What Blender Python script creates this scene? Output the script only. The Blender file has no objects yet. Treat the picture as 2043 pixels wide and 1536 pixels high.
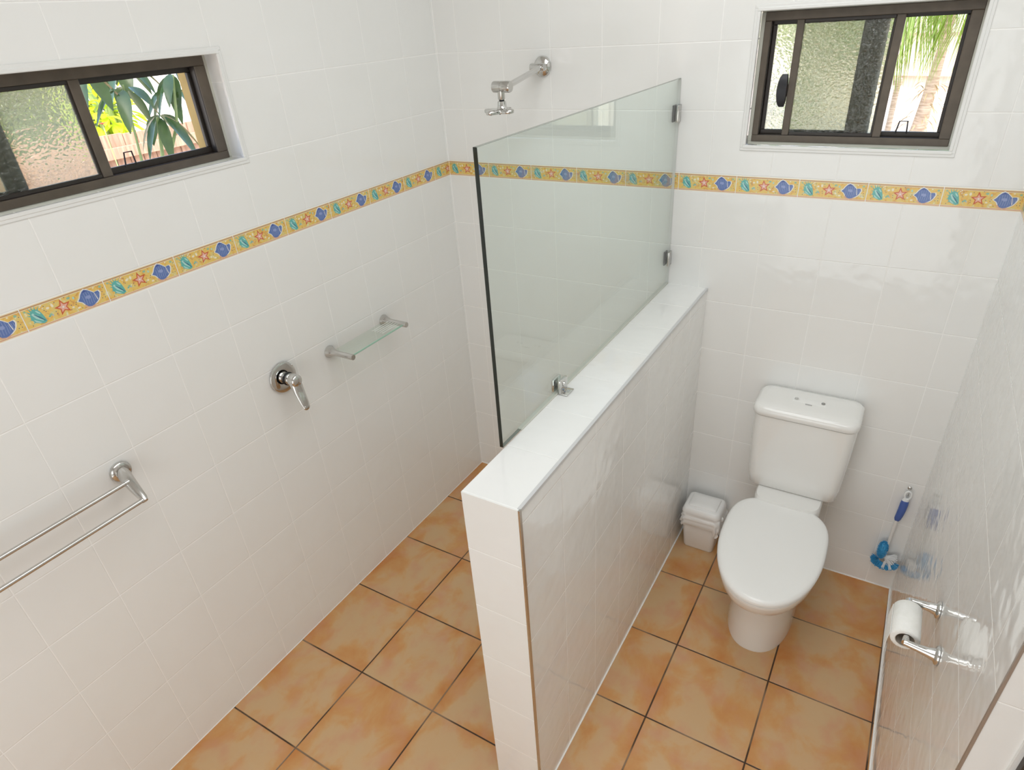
import bpy, bmesh, math, random
from mathutils import Vector, Matrix
random.seed(7)
sc = bpy.context.scene
COL = sc.collection
PI = math.pi

# ------------------------------------------------------------ camera, world, lights, exposure
cam_d = bpy.data.cameras.new('camera')
cam = bpy.data.objects.new('camera', cam_d); COL.objects.link(cam)
cam_d.sensor_fit = 'HORIZONTAL'; cam_d.sensor_width = 36.0
cam_d.lens = 1278.524 / 2043.0 * 36.0
cam_d.shift_x = -(1028.042 - 1021.5) / 2043.0
cam_d.shift_y = (813.211 - 768.0) / 2043.0
cam_d.clip_start = 0.02; cam_d.clip_end = 200
cam.matrix_world = Matrix(((0.859434, -0.22046203, 0.46126966, 1.72096436),
                           (0.50744901, 0.47762417, -0.71719639, -2.29792350),
                           (-0.06219897, 0.85045379, 0.52235969, 2.08785572),
                           (0, 0, 0, 1)))
sc.camera = cam

world = bpy.data.worlds.new('world'); sc.world = world; world.use_nodes = True
wn = world.node_tree; wn.nodes.clear()
wo = wn.nodes.new('ShaderNodeOutputWorld'); wb = wn.nodes.new('ShaderNodeBackground')
sky = wn.nodes.new('ShaderNodeTexSky'); sky.sky_type = 'NISHITA'; sky.sun_disc = False
sky.sun_elevation = math.radians(55); sky.sun_rotation = math.radians(140)
sky.air_density = 1.0; sky.dust_density = 3.0
wb.inputs[1].default_value = .75
wn.links.new(sky.outputs[0], wb.inputs[0]); wn.links.new(wb.outputs[0], wo.inputs[0])

sun_d = bpy.data.lights.new('sun', 'SUN'); sun_d.energy = 4.2; sun_d.angle = math.radians(1.0)
sun_d.color = (1.0, 0.95, 0.87)
sun = bpy.data.objects.new('sun', sun_d); COL.objects.link(sun)
sun.rotation_euler = Vector((0.42, -0.40, 0.80)).to_track_quat('Z', 'Y').to_euler()

def area(name, loc, size, energy, color, direction=(0, 0, -1), sy=None):
    d = bpy.data.lights.new(name, 'AREA'); d.shape = 'DISK' if sy is None else 'RECTANGLE'
    d.size = size
    if sy: d.size_y = sy
    d.energy = energy; d.color = color
    o = bpy.data.objects.new(name, d); COL.objects.link(o); o.location = loc
    o.rotation_euler = Vector(direction).to_track_quat('-Z', 'Y').to_euler()
    return o
COOL = (0.947, 0.988, 1.0)
area('ceiling_bounce_light', (1.50, -2.0, 2.845), 1.2, 12.8, COOL, sy=1.2)  # stands in for flash bounced off the ceiling
area('inner_fill', (1.25, -0.80, 2.845), 1.0, 7.6, COOL, sy=1.0)  # added fill that brightens the stall and the lower back wall
# added fill behind the camera, unseen, lighting the upright walls from the front
area('rear_fill', (1.25, -3.31, 1.25), 1.6, 16.8, COOL, (0, 1, 0.12), sy=2.2)

vs = sc.view_settings
vs.view_transform = 'Standard'; vs.look = 'None'; vs.gamma = 1.0; vs.use_curve_mapping = False
vs.exposure = 0.09
sc.cycles.max_bounces = 10; sc.cycles.diffuse_bounces = 5; sc.cycles.glossy_bounces = 4
sc.cycles.transmission_bounces = 8; sc.cycles.transparent_max_bounces = 12
sc.cycles.caustics_reflective = False; sc.cycles.caustics_refractive = False
sc.cycles.use_denoising = True
sc.cycles.sample_clamp_indirect = 4.0

# ------------------------------------------------------------ constants of the room (metres)
WX, RX2 = 1.993, 2.008          # right wall at the back corner and at its near end
YE = -1.405                     # near end of the partition and of the right wall
HL, HR, HT = 0.983, 1.135, 1.170
ZB0, ZB1 = 1.5196, 1.5799       # picture border
ZC = 2.9
YN, XN = -3.35, 2.95            # the near part of the room
WTH = 0.20

# ------------------------------------------------------------ mesh helpers
class MB:
    def __init__(s): s.bm = bmesh.new()
    def _f(s, vs_, mi=0):
        try:
            f = s.bm.faces.new(vs_); f.material_index = mi; return f
        except ValueError: return None
    def box(s, lo, hi, mi=0, bev=0.0, seg=2, M=None):
        x0, y0, z0 = lo; x1, y1, z1 = hi
        v = [s.bm.verts.new(p) for p in ((x0,y0,z0),(x1,y0,z0),(x1,y1,z0),(x0,y1,z0),(x0,y0,z1),(x1,y0,z1),(x1,y1,z1),(x0,y1,z1))]
        fs = [s._f([v[i] for i in q], mi) for q in ((3,2,1,0),(4,5,6,7),(0,1,5,4),(1,2,6,5),(2,3,7,6),(3,0,4,7))]
        es = {e for f in fs for e in f.edges}
        if bev > 0:
            r = bmesh.ops.bevel(s.bm, geom=list(es), offset=bev, segments=seg, affect='EDGES', profile=0.5)
            for f in r['faces']: f.material_index = mi
            v = list({w for f in r['faces'] for w in f.verts} | {w for w in v if w.is_valid})
        if M is not None: bmesh.ops.transform(s.bm, matrix=M, verts=[w for w in v if w.is_valid])
        return s
    def hexa(s, pts, mi=0):
        v = [s.bm.verts.new(p) for p in pts]
        for q in ((3,2,1,0),(4,5,6,7),(0,1,5,4),(1,2,6,5),(2,3,7,6),(3,0,4,7)): s._f([v[i] for i in q], mi)
        return s
    def rings(s, rings, mi=0, cap=(True, True), close=True):
        R = [[s.bm.verts.new(p) for p in r] for r in rings]
        n = len(R[0])
        for a, b in zip(R, R[1:]):
            for i in range(n if close else n - 1):
                j = (i + 1) % n; s._f([a[i], a[j], b[j], b[i]], mi)
        if cap[0]: s._f(R[0][::-1], mi)
        if cap[1]: s._f(R[-1], mi)
        return s
    def lathe(s, prof, o, axis, mi=0, n=32, cap=(True, True)):
        # prof: (radius, height along axis)
        a = Vector(axis).normalized(); u = a.orthogonal().normalized(); w = a.cross(u); o = Vector(o)
        return s.rings([[o + a*h + (u*math.cos(2*PI*k/n) + w*math.sin(2*PI*k/n))*max(r, 1e-5) for k in range(n)] for r, h in prof], mi, cap)
    def cyl(s, p0, p1, r0, r1=None, mi=0, n=24):
        p0, p1 = Vector(p0), Vector(p1); r1 = r0 if r1 is None else r1
        return s.lathe([(r0, 0), (r1, (p1-p0).length)], p0, p1-p0, mi, n)
    def tube(s, pts, rad, mi=0, n=16, flat=None, up=(0, 0, 1), cap=(True, True)):
        P = [Vector(p) for p in pts]; rr = rad if isinstance(rad, (list, tuple)) else [rad]*len(P)
        rings = []; up = Vector(up)
        for i, p in enumerate(P):
            t = (P[min(i+1, len(P)-1)] - P[max(i-1, 0)]).normalized()
            u = up.cross(t)
            if u.length < 1e-4: u = t.orthogonal()
            u.normalize(); w = t.cross(u)
            fx, fy = (1, 1) if flat is None else (flat[i] if isinstance(flat, list) else flat)
            rings.append([p + (u*math.cos(2*PI*k/n)*fx + w*math.sin(2*PI*k/n)*fy)*rr[i] for k in range(n)])
        return s.rings(rings, mi, cap)
    def sphere(s, c, r, mi=0, sx=1, sy=1, sz=1, n=20, m=12):
        c = Vector(c)
        R = []
        for j in range(m+1):
            th = PI*j/m; q = max(math.sin(th), 1e-4)
            R.append([c + Vector((r*sx*q*math.cos(2*PI*k/n), r*sy*q*math.sin(2*PI*k/n), -r*sz*math.cos(th))) for k in range(n)])
        return s.rings(R, mi)
    def poly(s, pts, mi=0):
        return s._f([s.bm.verts.new(p) for p in pts], mi)
    def xf(s, M):
        bmesh.ops.transform(s.bm, matrix=M, verts=s.bm.verts[:]); return s
    def obj(s, name, mats, parent=None, smooth=35, loc=None, normals=True):
        if normals: bmesh.ops.recalc_face_normals(s.bm, faces=s.bm.faces[:])
        me = bpy.data.meshes.new(name); s.bm.to_mesh(me); s.bm.free()
        for m in (mats if isinstance(mats, (list, tuple)) else [mats]): me.materials.append(m)
        if smooth:
            me.shade_smooth(); me.set_sharp_from_angle(angle=math.radians(smooth))
        o = bpy.data.objects.new(name, me); COL.objects.link(o)
        if parent is not None:
            o.parent = parent
            o.matrix_parent_inverse = Matrix.Translation(parent.location).inverted()
        return o

def tag(o, label=None, cat=None, group=None, kind=None):
    if label: o['label'] = label
    if cat: o['category'] = cat
    if group: o['group'] = group
    if kind: o['kind'] = kind
    return o
def thing(name, label, cat, loc=(0, 0, 0), group=None, kind=None):
    o = bpy.data.objects.new(name, None); o.empty_display_size = 0.05
    COL.objects.link(o); o.location = loc
    return tag(o, label, cat, group, kind)

# ------------------------------------------------------------ materials
def mat(name, color=(.8, .8, .8), rough=.5, metal=0.0, **kw):
    m = bpy.data.materials.new(name); m.use_nodes = True
    b = m.node_tree.nodes['Principled BSDF']
    b.inputs['Base Color'].default_value = (*color, 1); b.inputs['Roughness'].default_value = rough
    b.inputs['Metallic'].default_value = metal
    for k, v in kw.items(): b.inputs[k.replace('_', ' ')].default_value = v
    return m
def N(nt, t, **props):
    n = nt.nodes.new(t)
    for k, v in props.items(): setattr(n, k, v)
    return n
def mth(nt, op, a, b=None, c=None):
    n = N(nt, 'ShaderNodeMath', operation=op)
    for i, v in enumerate((a, b, c)):
        if v is None: continue
        if isinstance(v, (int, float)): n.inputs[i].default_value = v
        else: nt.links.new(v, n.inputs[i])
    return n.outputs[0]
def noise_color(m, c1, c2, scale=5, rough_b=None, detail=4, fac=(.35, .65), bump=0.0, bscale=None, stretch=None):
    nt = m.node_tree; b = nt.nodes['Principled BSDF']
    tc = N(nt, 'ShaderNodeTexCoord'); mp = N(nt, 'ShaderNodeMapping'); nt.links.new(tc.outputs['Object'], mp.inputs[0])
    if stretch: mp.inputs['Scale'].default_value = stretch
    no = N(nt, 'ShaderNodeTexNoise'); no.inputs['Scale'].default_value = scale; no.inputs['Detail'].default_value = detail
    nt.links.new(mp.outputs[0], no.inputs['Vector'])
    cr = N(nt, 'ShaderNodeValToRGB'); cr.color_ramp.elements[0].position = fac[0]; cr.color_ramp.elements[1].position = fac[1]
    cr.color_ramp.elements[0].color = (*c1, 1); cr.color_ramp.elements[1].color = (*c2, 1)
    nt.links.new(no.outputs['Fac'], cr.inputs[0]); nt.links.new(cr.outputs[0], b.inputs['Base Color'])
    if bump:
        n2 = N(nt, 'ShaderNodeTexNoise'); n2.inputs['Scale'].default_value = bscale or scale*4
        nt.links.new(mp.outputs[0], n2.inputs['Vector'])
        bp = N(nt, 'ShaderNodeBump'); bp.inputs['Strength'].default_value = bump; bp.inputs['Distance'].default_value = 0.01
        nt.links.new(n2.outputs['Fac'], bp.inputs['Height']); nt.links.new(bp.outputs[0], b.inputs['Normal'])
    return m

def line_mask(nt, coord, off, pitch, hw):
    """1 within hw of a joint at off + n*pitch, fading over a soft edge"""
    q = mth(nt, 'DIVIDE', mth(nt, 'SUBTRACT', coord, off), pitch)
    f = mth(nt, 'FRACT', mth(nt, 'ADD', q, 0.5))
    d = mth(nt, 'MULTIPLY', mth(nt, 'ABSOLUTE', mth(nt, 'SUBTRACT', f, 0.5)), pitch)
    mr = N(nt, 'ShaderNodeMapRange'); mr.inputs[1].default_value = hw*0.6; mr.inputs[2].default_value = hw*1.4
    mr.inputs[3].default_value = 1; mr.inputs[4].default_value = 0
    nt.links.new(d, mr.inputs[0]); return mr.outputs[0]

TILE = (0.845, 0.845, 0.828); GROUT = (0.945, 0.94, 0.92)
def tile_mat(name, ox=0.1, oy=-0.008, oz=0.1324, wave=0.35, rough=0.09, pitch=0.2, hw=0.0014):
    m = mat(name, TILE, rough); nt = m.node_tree; b = nt.nodes['Principled BSDF']
    tc = N(nt, 'ShaderNodeTexCoord'); sp = N(nt, 'ShaderNodeSeparateXYZ'); nt.links.new(tc.outputs['Object'], sp.inputs[0])
    ge = N(nt, 'ShaderNodeNewGeometry'); sn = N(nt, 'ShaderNodeSeparateXYZ'); nt.links.new(ge.outputs['True Normal'], sn.inputs[0])
    keep = [mth(nt, 'LESS_THAN', mth(nt, 'ABSOLUTE', sn.outputs[i]), 0.5) for i in range(3)]
    above = mth(nt, 'GREATER_THAN', sp.outputs[2], ZB1 - 0.005)
    zoff = mth(nt, 'ADD', mth(nt, 'MULTIPLY', above, (ZB1 - oz)), oz)
    mx = mth(nt, 'MULTIPLY', line_mask(nt, sp.outputs[0], ox, pitch, hw), keep[0])
    my = mth(nt, 'MULTIPLY', line_mask(nt, sp.outputs[1], oy, pitch, hw), keep[1])
    mz = mth(nt, 'MULTIPLY', line_mask(nt, mth(nt, 'SUBTRACT', sp.outputs[2], zoff), 0.0, 0.19817, hw*1.15), keep[2])
    g = mth(nt, 'MAXIMUM', mth(nt, 'MAXIMUM', mth(nt, 'MULTIPLY', mx, .85), mth(nt, 'MULTIPLY', my, .85)), mz)
    # faint warm / cool mottling of the glaze
    n0 = N(nt, 'ShaderNodeTexNoise'); n0.inputs['Scale'].default_value = 2.2; n0.inputs['Detail'].default_value = 2
    nt.links.new(tc.outputs['Object'], n0.inputs['Vector'])
    mixa = N(nt, 'ShaderNodeMix', data_type='RGBA'); nt.links.new(n0.outputs['Fac'], mixa.inputs[0])
    mixa.inputs[6].default_value = (TILE[0]*.985, TILE[1]*.985, TILE[2]*.975, 1); mixa.inputs[7].default_value = (TILE[0]*1.015, TILE[1]*1.01, TILE[2]*1.02, 1)
    mixb = N(nt, 'ShaderNodeMix', data_type='RGBA'); nt.links.new(g, mixb.inputs[0]); nt.links.new(mixa.outputs[2], mixb.inputs[6])
    mixb.inputs[7].default_value = (*GROUT, 1); nt.links.new(mixb.outputs[2], b.inputs['Base Color'])
    rg = mth(nt, 'ADD', mth(nt, 'MULTIPLY', g, 0.6), rough); nt.links.new(rg, b.inputs['Roughness'])
    n1 = N(nt, 'ShaderNodeTexNoise'); n1.inputs['Scale'].default_value = 17; n1.inputs['Detail'].default_value = 1.5
    nt.links.new(tc.outputs['Object'], n1.inputs['Vector'])
    b1 = N(nt, 'ShaderNodeBump'); b1.inputs['Strength'].default_value = wave; b1.inputs['Distance'].default_value = 0.004
    nt.links.new(n1.outputs['Fac'], b1.inputs['Height'])
    b2 = N(nt, 'ShaderNodeBump', invert=True); b2.inputs['Strength'].default_value = 0.5; b2.inputs['Distance'].default_value = 0.0012
    nt.links.new(g, b2.inputs['Height']); nt.links.new(b1.outputs[0], b2.inputs['Normal']); nt.links.new(b2.outputs[0], b.inputs['Normal'])
    return m

def floor_mat():
    m = mat('terracotta_floor_tile', (.6, .4, .2), .38); nt = m.node_tree; b = nt.nodes['Principled BSDF']
    P, OX, OY = 0.3341, 0.3205, -0.326
    tc = N(nt, 'ShaderNodeTexCoord'); sp = N(nt, 'ShaderNodeSeparateXYZ'); nt.links.new(tc.outputs['Object'], sp.inputs[0])
    qx = mth(nt, 'DIVIDE', mth(nt, 'SUBTRACT', sp.outputs[0], OX), P); qy = mth(nt, 'DIVIDE', mth(nt, 'SUBTRACT', sp.outputs[1], OY), P)
    fx, fy = mth(nt, 'FRACT', qx), mth(nt, 'FRACT', qy)
    ix, iy = mth(nt, 'FLOOR', qx), mth(nt, 'FLOOR', qy)
    # each tile shows its own stretch of the glaze
    cb = N(nt, 'ShaderNodeCombineXYZ')
    nt.links.new(mth(nt, 'ADD', fx, mth(nt, 'MULTIPLY', ix, 3.7)), cb.inputs[0]); nt.links.new(mth(nt, 'ADD', mth(nt, 'MULTIPLY', fy, 0.8), mth(nt, 'MULTIPLY', iy, 5.3)), cb.inputs[1])
    n1 = N(nt, 'ShaderNodeTexNoise'); n1.inputs['Scale'].default_value = 2.3; n1.inputs['Detail'].default_value = 5; n1.inputs['Roughness'].default_value = .55
    n1.inputs['Distortion'].default_value = .35; nt.links.new(cb.outputs[0], n1.inputs['Vector'])
    # orange burn along the sides of the tiles
    ex = mth(nt, 'ABSOLUTE', mth(nt, 'SUBTRACT', fx, 0.5))
    ey = mth(nt, 'ABSOLUTE', mth(nt, 'SUBTRACT', fy, 0.5))
    ed = mth(nt, 'POWER', mth(nt, 'MULTIPLY', mth(nt, 'MAXIMUM', ex, mth(nt, 'MULTIPLY', ey, .8)), 2), 3)
    hv = mth(nt, 'ADD', n1.outputs['Fac'], mth(nt, 'MULTIPLY', ed, 0.17))
    cr = N(nt, 'ShaderNodeValToRGB'); e = cr.color_ramp.elements
    e[0].position = .36; e[0].color = (.60, .40, .215, 1); e[1].position = .78; e[1].color = (.56, .225, .06, 1)
    k = e.new(.50); k.color = (.61, .39, .20, 1); k = e.new(.60); k.color = (.61, .32, .12, 1)
    nt.links.new(hv, cr.inputs[0])
    n2 = N(nt, 'ShaderNodeTexNoise'); n2.inputs['Scale'].default_value = 4.1; n2.inputs['Detail'].default_value = 3; nt.links.new(cb.outputs[0], n2.inputs['Vector'])
    pk = N(nt, 'ShaderNodeMix', data_type='RGBA'); nt.links.new(mth(nt, 'MULTIPLY', mth(nt, 'GREATER_THAN', n2.outputs['Fac'], -1), mth(nt, 'MULTIPLY', mth(nt, 'MAXIMUM', mth(nt, 'SUBTRACT', n2.outputs['Fac'], .48), 0.0), 3.0)), pk.inputs[0])
    nt.links.new(cr.outputs[0], pk.inputs[6]); pk.inputs[7].default_value = (.60, .30, .17, 1)
    g = mth(nt, 'MAXIMUM', line_mask(nt, sp.outputs[0], OX, P, .0026), line_mask(nt, sp.outputs[1], OY, P, .0026))
    n3 = N(nt, 'ShaderNodeTexNoise'); n3.inputs['Scale'].default_value = 5; nt.links.new(tc.outputs['Object'], n3.inputs['Vector'])
    gc = N(nt, 'ShaderNodeValToRGB'); gc.color_ramp.elements[0].position = .47; gc.color_ramp.elements[0].color = (.045, .022, .010, 1)
    gc.color_ramp.elements[1].position = .62; gc.color_ramp.elements[1].color = (.26, .17, .105, 1); nt.links.new(n3.outputs['Fac'], gc.inputs[0])
    mx = N(nt, 'ShaderNodeMix', data_type='RGBA'); nt.links.new(g, mx.inputs[0]); nt.links.new(pk.outputs[2], mx.inputs[6]); nt.links.new(gc.outputs[0], mx.inputs[7])
    nt.links.new(mx.outputs[2], b.inputs['Base Color'])
    n4 = N(nt, 'ShaderNodeTexNoise'); n4.inputs['Scale'].default_value = 25; nt.links.new(tc.outputs['Object'], n4.inputs['Vector'])
    h = mth(nt, 'SUBTRACT', mth(nt, 'MULTIPLY', n4.outputs['Fac'], .3), g)
    bp = N(nt, 'ShaderNodeBump'); bp.inputs['Strength'].default_value = .5; bp.inputs['Distance'].default_value = .003
    nt.links.new(h, bp.inputs['Height']); nt.links.new(bp.outputs[0], b.inputs['Normal'])
    return m

M_L = tile_mat('white_wall_tile_left')
M_B = tile_mat('white_wall_tile_back', ox=0.1)
M_R = tile_mat('white_wall_tile_right', oy=-0.1, wave=.5, rough=.06)
M_H = tile_mat('white_wall_tile_partition', ox=.55, oy=0.0, wave=.5, rough=.06)
M_HE = tile_mat('white_wall_tile_partition_end', oz=0.0071, ox=0.55)
M_RE = tile_mat('white_wall_tile_right_end', oz=0.1324 - 0.008, ox=0.55)
M_FLOOR = floor_mat()
M_PLASTER = mat('white_paint', (.80, .79, .775), .7)
M_CEIL = mat('ceiling_paint', (.84, .84, .83), .8)
M_TRIM = mat('white_plastic_trim', (.80, .80, .785), .22)
M_CHROME = mat('polished_chrome', (.64, .635, .62), .07, 1.0)
M_SATIN = mat('satin_chrome', (.60, .59, .57), .17, 1.0)
M_ALU = mat('aluminium_angle', (.62, .60, .57), .25, 1.0)
M_BRONZE = noise_color(mat('bronze_aluminium', (.1, .08, .06), .42), (.098, .078, .058), (.118, .094, .070), 30)
M_BRONZE_D = mat('dark_bronze_aluminium', (.028, .022, .018), .4)
M_GREYFR = noise_color(mat('weathered_grey_aluminium', (.1, .1, .1), .5), (.55, .555, .55), (.72, .73, .72), 110)
M_BLACK = mat('black_plastic', (.012, .012, .016), .4)
M_RUBBER = mat('black_rubber', (.01, .01, .014), .35)
M_CERAMIC = mat('white_glazed_ceramic', (.84, .83, .805), .07, 0.0, Coat_Weight=.4)
M_SEATP = mat('white_seat_plastic', (.86, .855, .835), .12)
M_BINP = mat('white_bin_plastic', (.89, .885, .87), .3)
M_BAG = mat('white_bag_film', (.90, .90, .89), .3)
M_PAPER = noise_color(mat('toilet_paper', (.88, .87, .83), .95), (.90, .89, .86), (.86, .85, .81), 60, bump=.2, bscale=300)
M_CARD = mat('grey_cardboard', (.50, .43, .36), .9)
M_BLUEG = mat('blue_grip', (.07, .13, .40), .35)
M_BLUEB = mat('blue_bristle', (.05, .33, .62), .45)
M_WHITEB = mat('white_bristle', (.85, .86, .86), .5)
M_ROD = mat('clear_white_plastic', (.80, .79, .77), .25)
M_BUTTON = mat('grey_button', (.35, .35, .34), .25, .6)
M_GROOVE = mat('seam_shadow_line', (.45, .44, .42), .6)

def clear_glass(name, tint, gloss=.042, rough=0.0):
    m = bpy.data.materials.new(name); m.use_nodes = True; nt = m.node_tree; nt.nodes.clear()
    o = N(nt, 'ShaderNodeOutputMaterial'); t = N(nt, 'ShaderNodeBsdfTransparent'); t.inputs[0].default_value = (*tint, 1)
    g = N(nt, 'ShaderNodeBsdfGlossy'); g.inputs['Roughness'].default_value = rough; g.inputs['Color'].default_value = (1, 1, 1, 1)
    lw = N(nt, 'ShaderNodeLayerWeight'); lw.inputs[0].default_value = .5
    fr = mth(nt, 'ADD', mth(nt, 'MULTIPLY', mth(nt, 'POWER', lw.outputs['Facing'], 5.0), 1-gloss), gloss)
    mx = N(nt, 'ShaderNodeMixShader'); nt.links.new(fr, mx.inputs[0]); nt.links.new(t.outputs[0], mx.inputs[1]); nt.links.new(g.outputs[0], mx.inputs[2])
    nt.links.new(mx.outputs[0], o.inputs[0]); return m
M_GLASS = clear_glass('green_tinted_clear_glass', (.925, .965, .95))
M_SHELFG = clear_glass('shelf_glass', (.93, .965, .945))
M_GEDGE = mat('dark_green_glass_edge', (.010, .016, .012), .08)
M_GEDGE2 = mat('grey_green_glass_edge', (.17, .19, .16), .15)
M_SEDGE = mat('pale_green_glass_edge', (.36, .58, .47), .15)
M_STRIPE = mat('etched_stripe', (.86, .87, .84), .6)
M_SILI = mat('silicone_bead', (.62, .62, .55), .4)

def obscure_glass(name):
    m = bpy.data.materials.new(name); m.use_nodes = True; nt = m.node_tree; nt.nodes.clear()
    o = N(nt, 'ShaderNodeOutputMaterial')
    r = N(nt, 'ShaderNodeBsdfRefraction'); r.inputs['Roughness'].default_value = .13; r.inputs['IOR'].default_value = 1.12; r.inputs[0].default_value = (.96, .97, .89, 1)
    tl = N(nt, 'ShaderNodeBsdfTranslucent'); tl.inputs[0].default_value = (.84, .87, .78, 1)
    gl = N(nt, 'ShaderNodeBsdfGlossy'); gl.inputs['Roughness'].default_value = .12
    tc = N(nt, 'ShaderNodeTexCoord')
    n1 = N(nt, 'ShaderNodeTexNoise'); n1.inputs['Scale'].default_value = 62; n1.inputs['Detail'].default_value = 1.0; n1.inputs['Distortion'].default_value = .9
    mp = N(nt, 'ShaderNodeMapping'); mp.inputs['Scale'].default_value = (1, 1, 1.25); nt.links.new(tc.outputs['Object'], mp.inputs[0]); nt.links.new(mp.outputs[0], n1.inputs['Vector'])
    v1 = N(nt, 'ShaderNodeTexVoronoi'); v1.inputs['Scale'].default_value = 110; v1.feature = 'SMOOTH_F1'; nt.links.new(mp.outputs[0], v1.inputs['Vector'])
    h = mth(nt, 'ADD', n1.outputs['Fac'], mth(nt, 'MULTIPLY', v1.outputs['Distance'], .8))
    bp = N(nt, 'ShaderNodeBump'); bp.inputs['Strength'].default_value = .8; bp.inputs['Distance'].default_value = .004; nt.links.new(h, bp.inputs['Height'])
    for s_ in (r, tl, gl): nt.links.new(bp.outputs[0], s_.inputs['Normal'])
    m1 = N(nt, 'ShaderNodeMixShader'); m1.inputs[0].default_value = .26; nt.links.new(r.outputs[0], m1.inputs[1]); nt.links.new(tl.outputs[0], m1.inputs[2])
    m2 = N(nt, 'ShaderNodeMixShader'); m2.inputs[0].default_value = .06; nt.links.new(m1.outputs[0], m2.inputs[1]); nt.links.new(gl.outputs[0], m2.inputs[2])
    nt.links.new(m2.outputs[0], o.inputs[0]); return m
M_OBS = obscure_glass('patterned_obscure_glass')

# ------------------------------------------------------------ room shell
def wall_with_hole(name, axis, plane, outward, a0, a1, hole, m):
    """axis 'x' : wall in the plane x=plane; a runs along y.  hole=(h0,h1,z0,z1)"""
    mb = MB(); h0, h1, z0, z1 = hole
    lo, hi = sorted((plane, plane + outward))
    def bx(p0, p1, q0, q1):
        if axis == 'x': mb.box((lo, p0, q0), (hi, p1, q1))
        else: mb.box((p0, lo, q0), (p1, hi, q1))
    bx(a0, a1, 0, z0); bx(a0, a1, z1, ZC); bx(a0, h0, z0, z1); bx(h1, a1, z0, z1)
    bmesh.ops.remove_doubles(mb.bm, verts=mb.bm.verts[:], dist=1e-5)
    # drop the doubled inner faces
    seen = {}
    for f in mb.bm.faces[:]:
        k = tuple(sorted(v.index for v in f.verts))
        seen.setdefault(k, []).append(f)
    mb.bm.verts.index_update()
    seen = {}
    for f in mb.bm.faces[:]: seen.setdefault(tuple(sorted(v.index for v in f.verts)), []).append(f)
    for fs in seen.values():
        if len(fs) > 1: bmesh.ops.delete(mb.bm, geom=fs, context='FACES_ONLY')
    o = mb.obj(name, m, smooth=None); tag(o, kind='structure'); return o
LWY0, LWY1, LWZ0, LWZ1 = -2.135, -0.990, 1.770, 2.055     # left window opening
BWX0, BWX1, BWZ0, BWZ1 = 1.203, 1.788, 1.668, 2.058       # back window opening
wall_with_hole('wall_left', 'x', 0.0, -WTH, YN, 0.0, (LWY0, LWY1, LWZ0, LWZ1), M_L)
wall_with_hole('wall_back', 'y', 0.0, WTH, -WTH, XN, (BWX0, BWX1, BWZ0, BWZ1), M_B)
# right wall: a tiled nib wall whose near end faces the room
mb = MB(); mb.hexa([(RX2, YE, 0), (RX2+.060, YE, 0), (WX+.06, 0, 0), (WX, 0, 0), (RX2, YE, ZC), (RX2+.060, YE, ZC), (WX+.06, 0, ZC), (WX, 0, ZC)])
o = mb.obj('wall_right', [M_R, M_RE], smooth=None); tag(o, kind='structure')
for f in o.data.polygons:
    if f.normal.y < -.9: f.material_index = 1
mb = MB(); mb.box((HL, YE, 0), (HR, 0, HT))
o = mb.obj('wall_middle', [M_H, M_HE], smooth=None); tag(o, kind='structure')
for f in o.data.polygons:
    if f.normal.y < -.9: f.material_index = 1
mb = MB(); mb.box((-WTH, YN-.1, -.1), (XN+.1, WTH, 0)); tag(mb.obj('floor', M_FLOOR, smooth=None), kind='structure')
mb = MB(); mb.box((-WTH-.45, YN-.1, ZC), (XN+.1, WTH+.45, ZC+.12)); tag(mb.obj('ceiling', M_CEIL, smooth=None), kind='structure')
mb = MB(); mb.box((-WTH, YN-.1, 0), (.35, YN, ZC)); mb.box((2.15, YN-.1, 0), (XN+.1, YN, ZC)); mb.box((.35, YN-.1, 2.4), (2.15, YN, ZC)); tag(mb.obj('wall_front', M_PLASTER, smooth=None), kind='structure')
mb = MB(); mb.box((.35, YN-.07, 0), (1.245, YN-.03, 2.4)); mb.box((1.255, YN-.07, 0), (2.15, YN-.03, 2.4)); mb.box((1.2, YN-.08, 0), (1.3, YN-.02, 2.4)); tag(mb.obj('added_door', M_PLASTER, smooth=None), kind='structure')  # unseen white door, added as a reason for the fill light
mb = MB(); mb.box((XN, YN, 0), (XN+.1, 0, ZC)); tag(mb.obj('wall_far_right', M_PLASTER, smooth=None), kind='structure')
# wall beside the nib wall end and its bronze door frame
mb = MB(); mb.box((2.165, YE+.012, 0), (XN, YE+.09, ZC)); tag(mb.obj('wall_return', M_PLASTER, smooth=None), kind='structure')
mb = MB(); mb.box((2.0715, YE-.022, 0), (2.165, YE+.04, 2.1), bev=.003); mb.box((2.064, YE-.008, 0), (2.0735, YE+.01, 2.1), 1)
tag(mb.obj('door_1', [M_BRONZE_D, M_TRIM]), kind='structure')

# chrome edge strips of the partition and the nib wall, silicone line
mb = MB(); s_ = .006
mb.box((HR-.001, YE-.001, 0), (HR+.0035, YE+.0075, HT+.001)); tag(mb.obj('trim_1', M_ALU, smooth=None), kind='structure')
mb = MB(); mb.box((HR-.0065, YE+.006, HT-.001), (HR+.0012, -.0005, HT+.0012)); mb.box((HR, YE+.006, HT-.0085), (HR+.0022, -.0005, HT+.0008))
tag(mb.obj('trim_2', mat('grey_edge_trim', (.60, .60, .60), .3), smooth=None), kind='structure')
mb = MB(); mb.box((RX2-.0015, YE-.0015, 0), (RX2+.0028, YE+.0045, 2.4)); tag(mb.obj('trim_3', mat('shaded_chrome_strip', (.42, .37, .33), .35, .6), smooth=None), kind='structure')  # chrome strip, its shade painted in as brown
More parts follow.
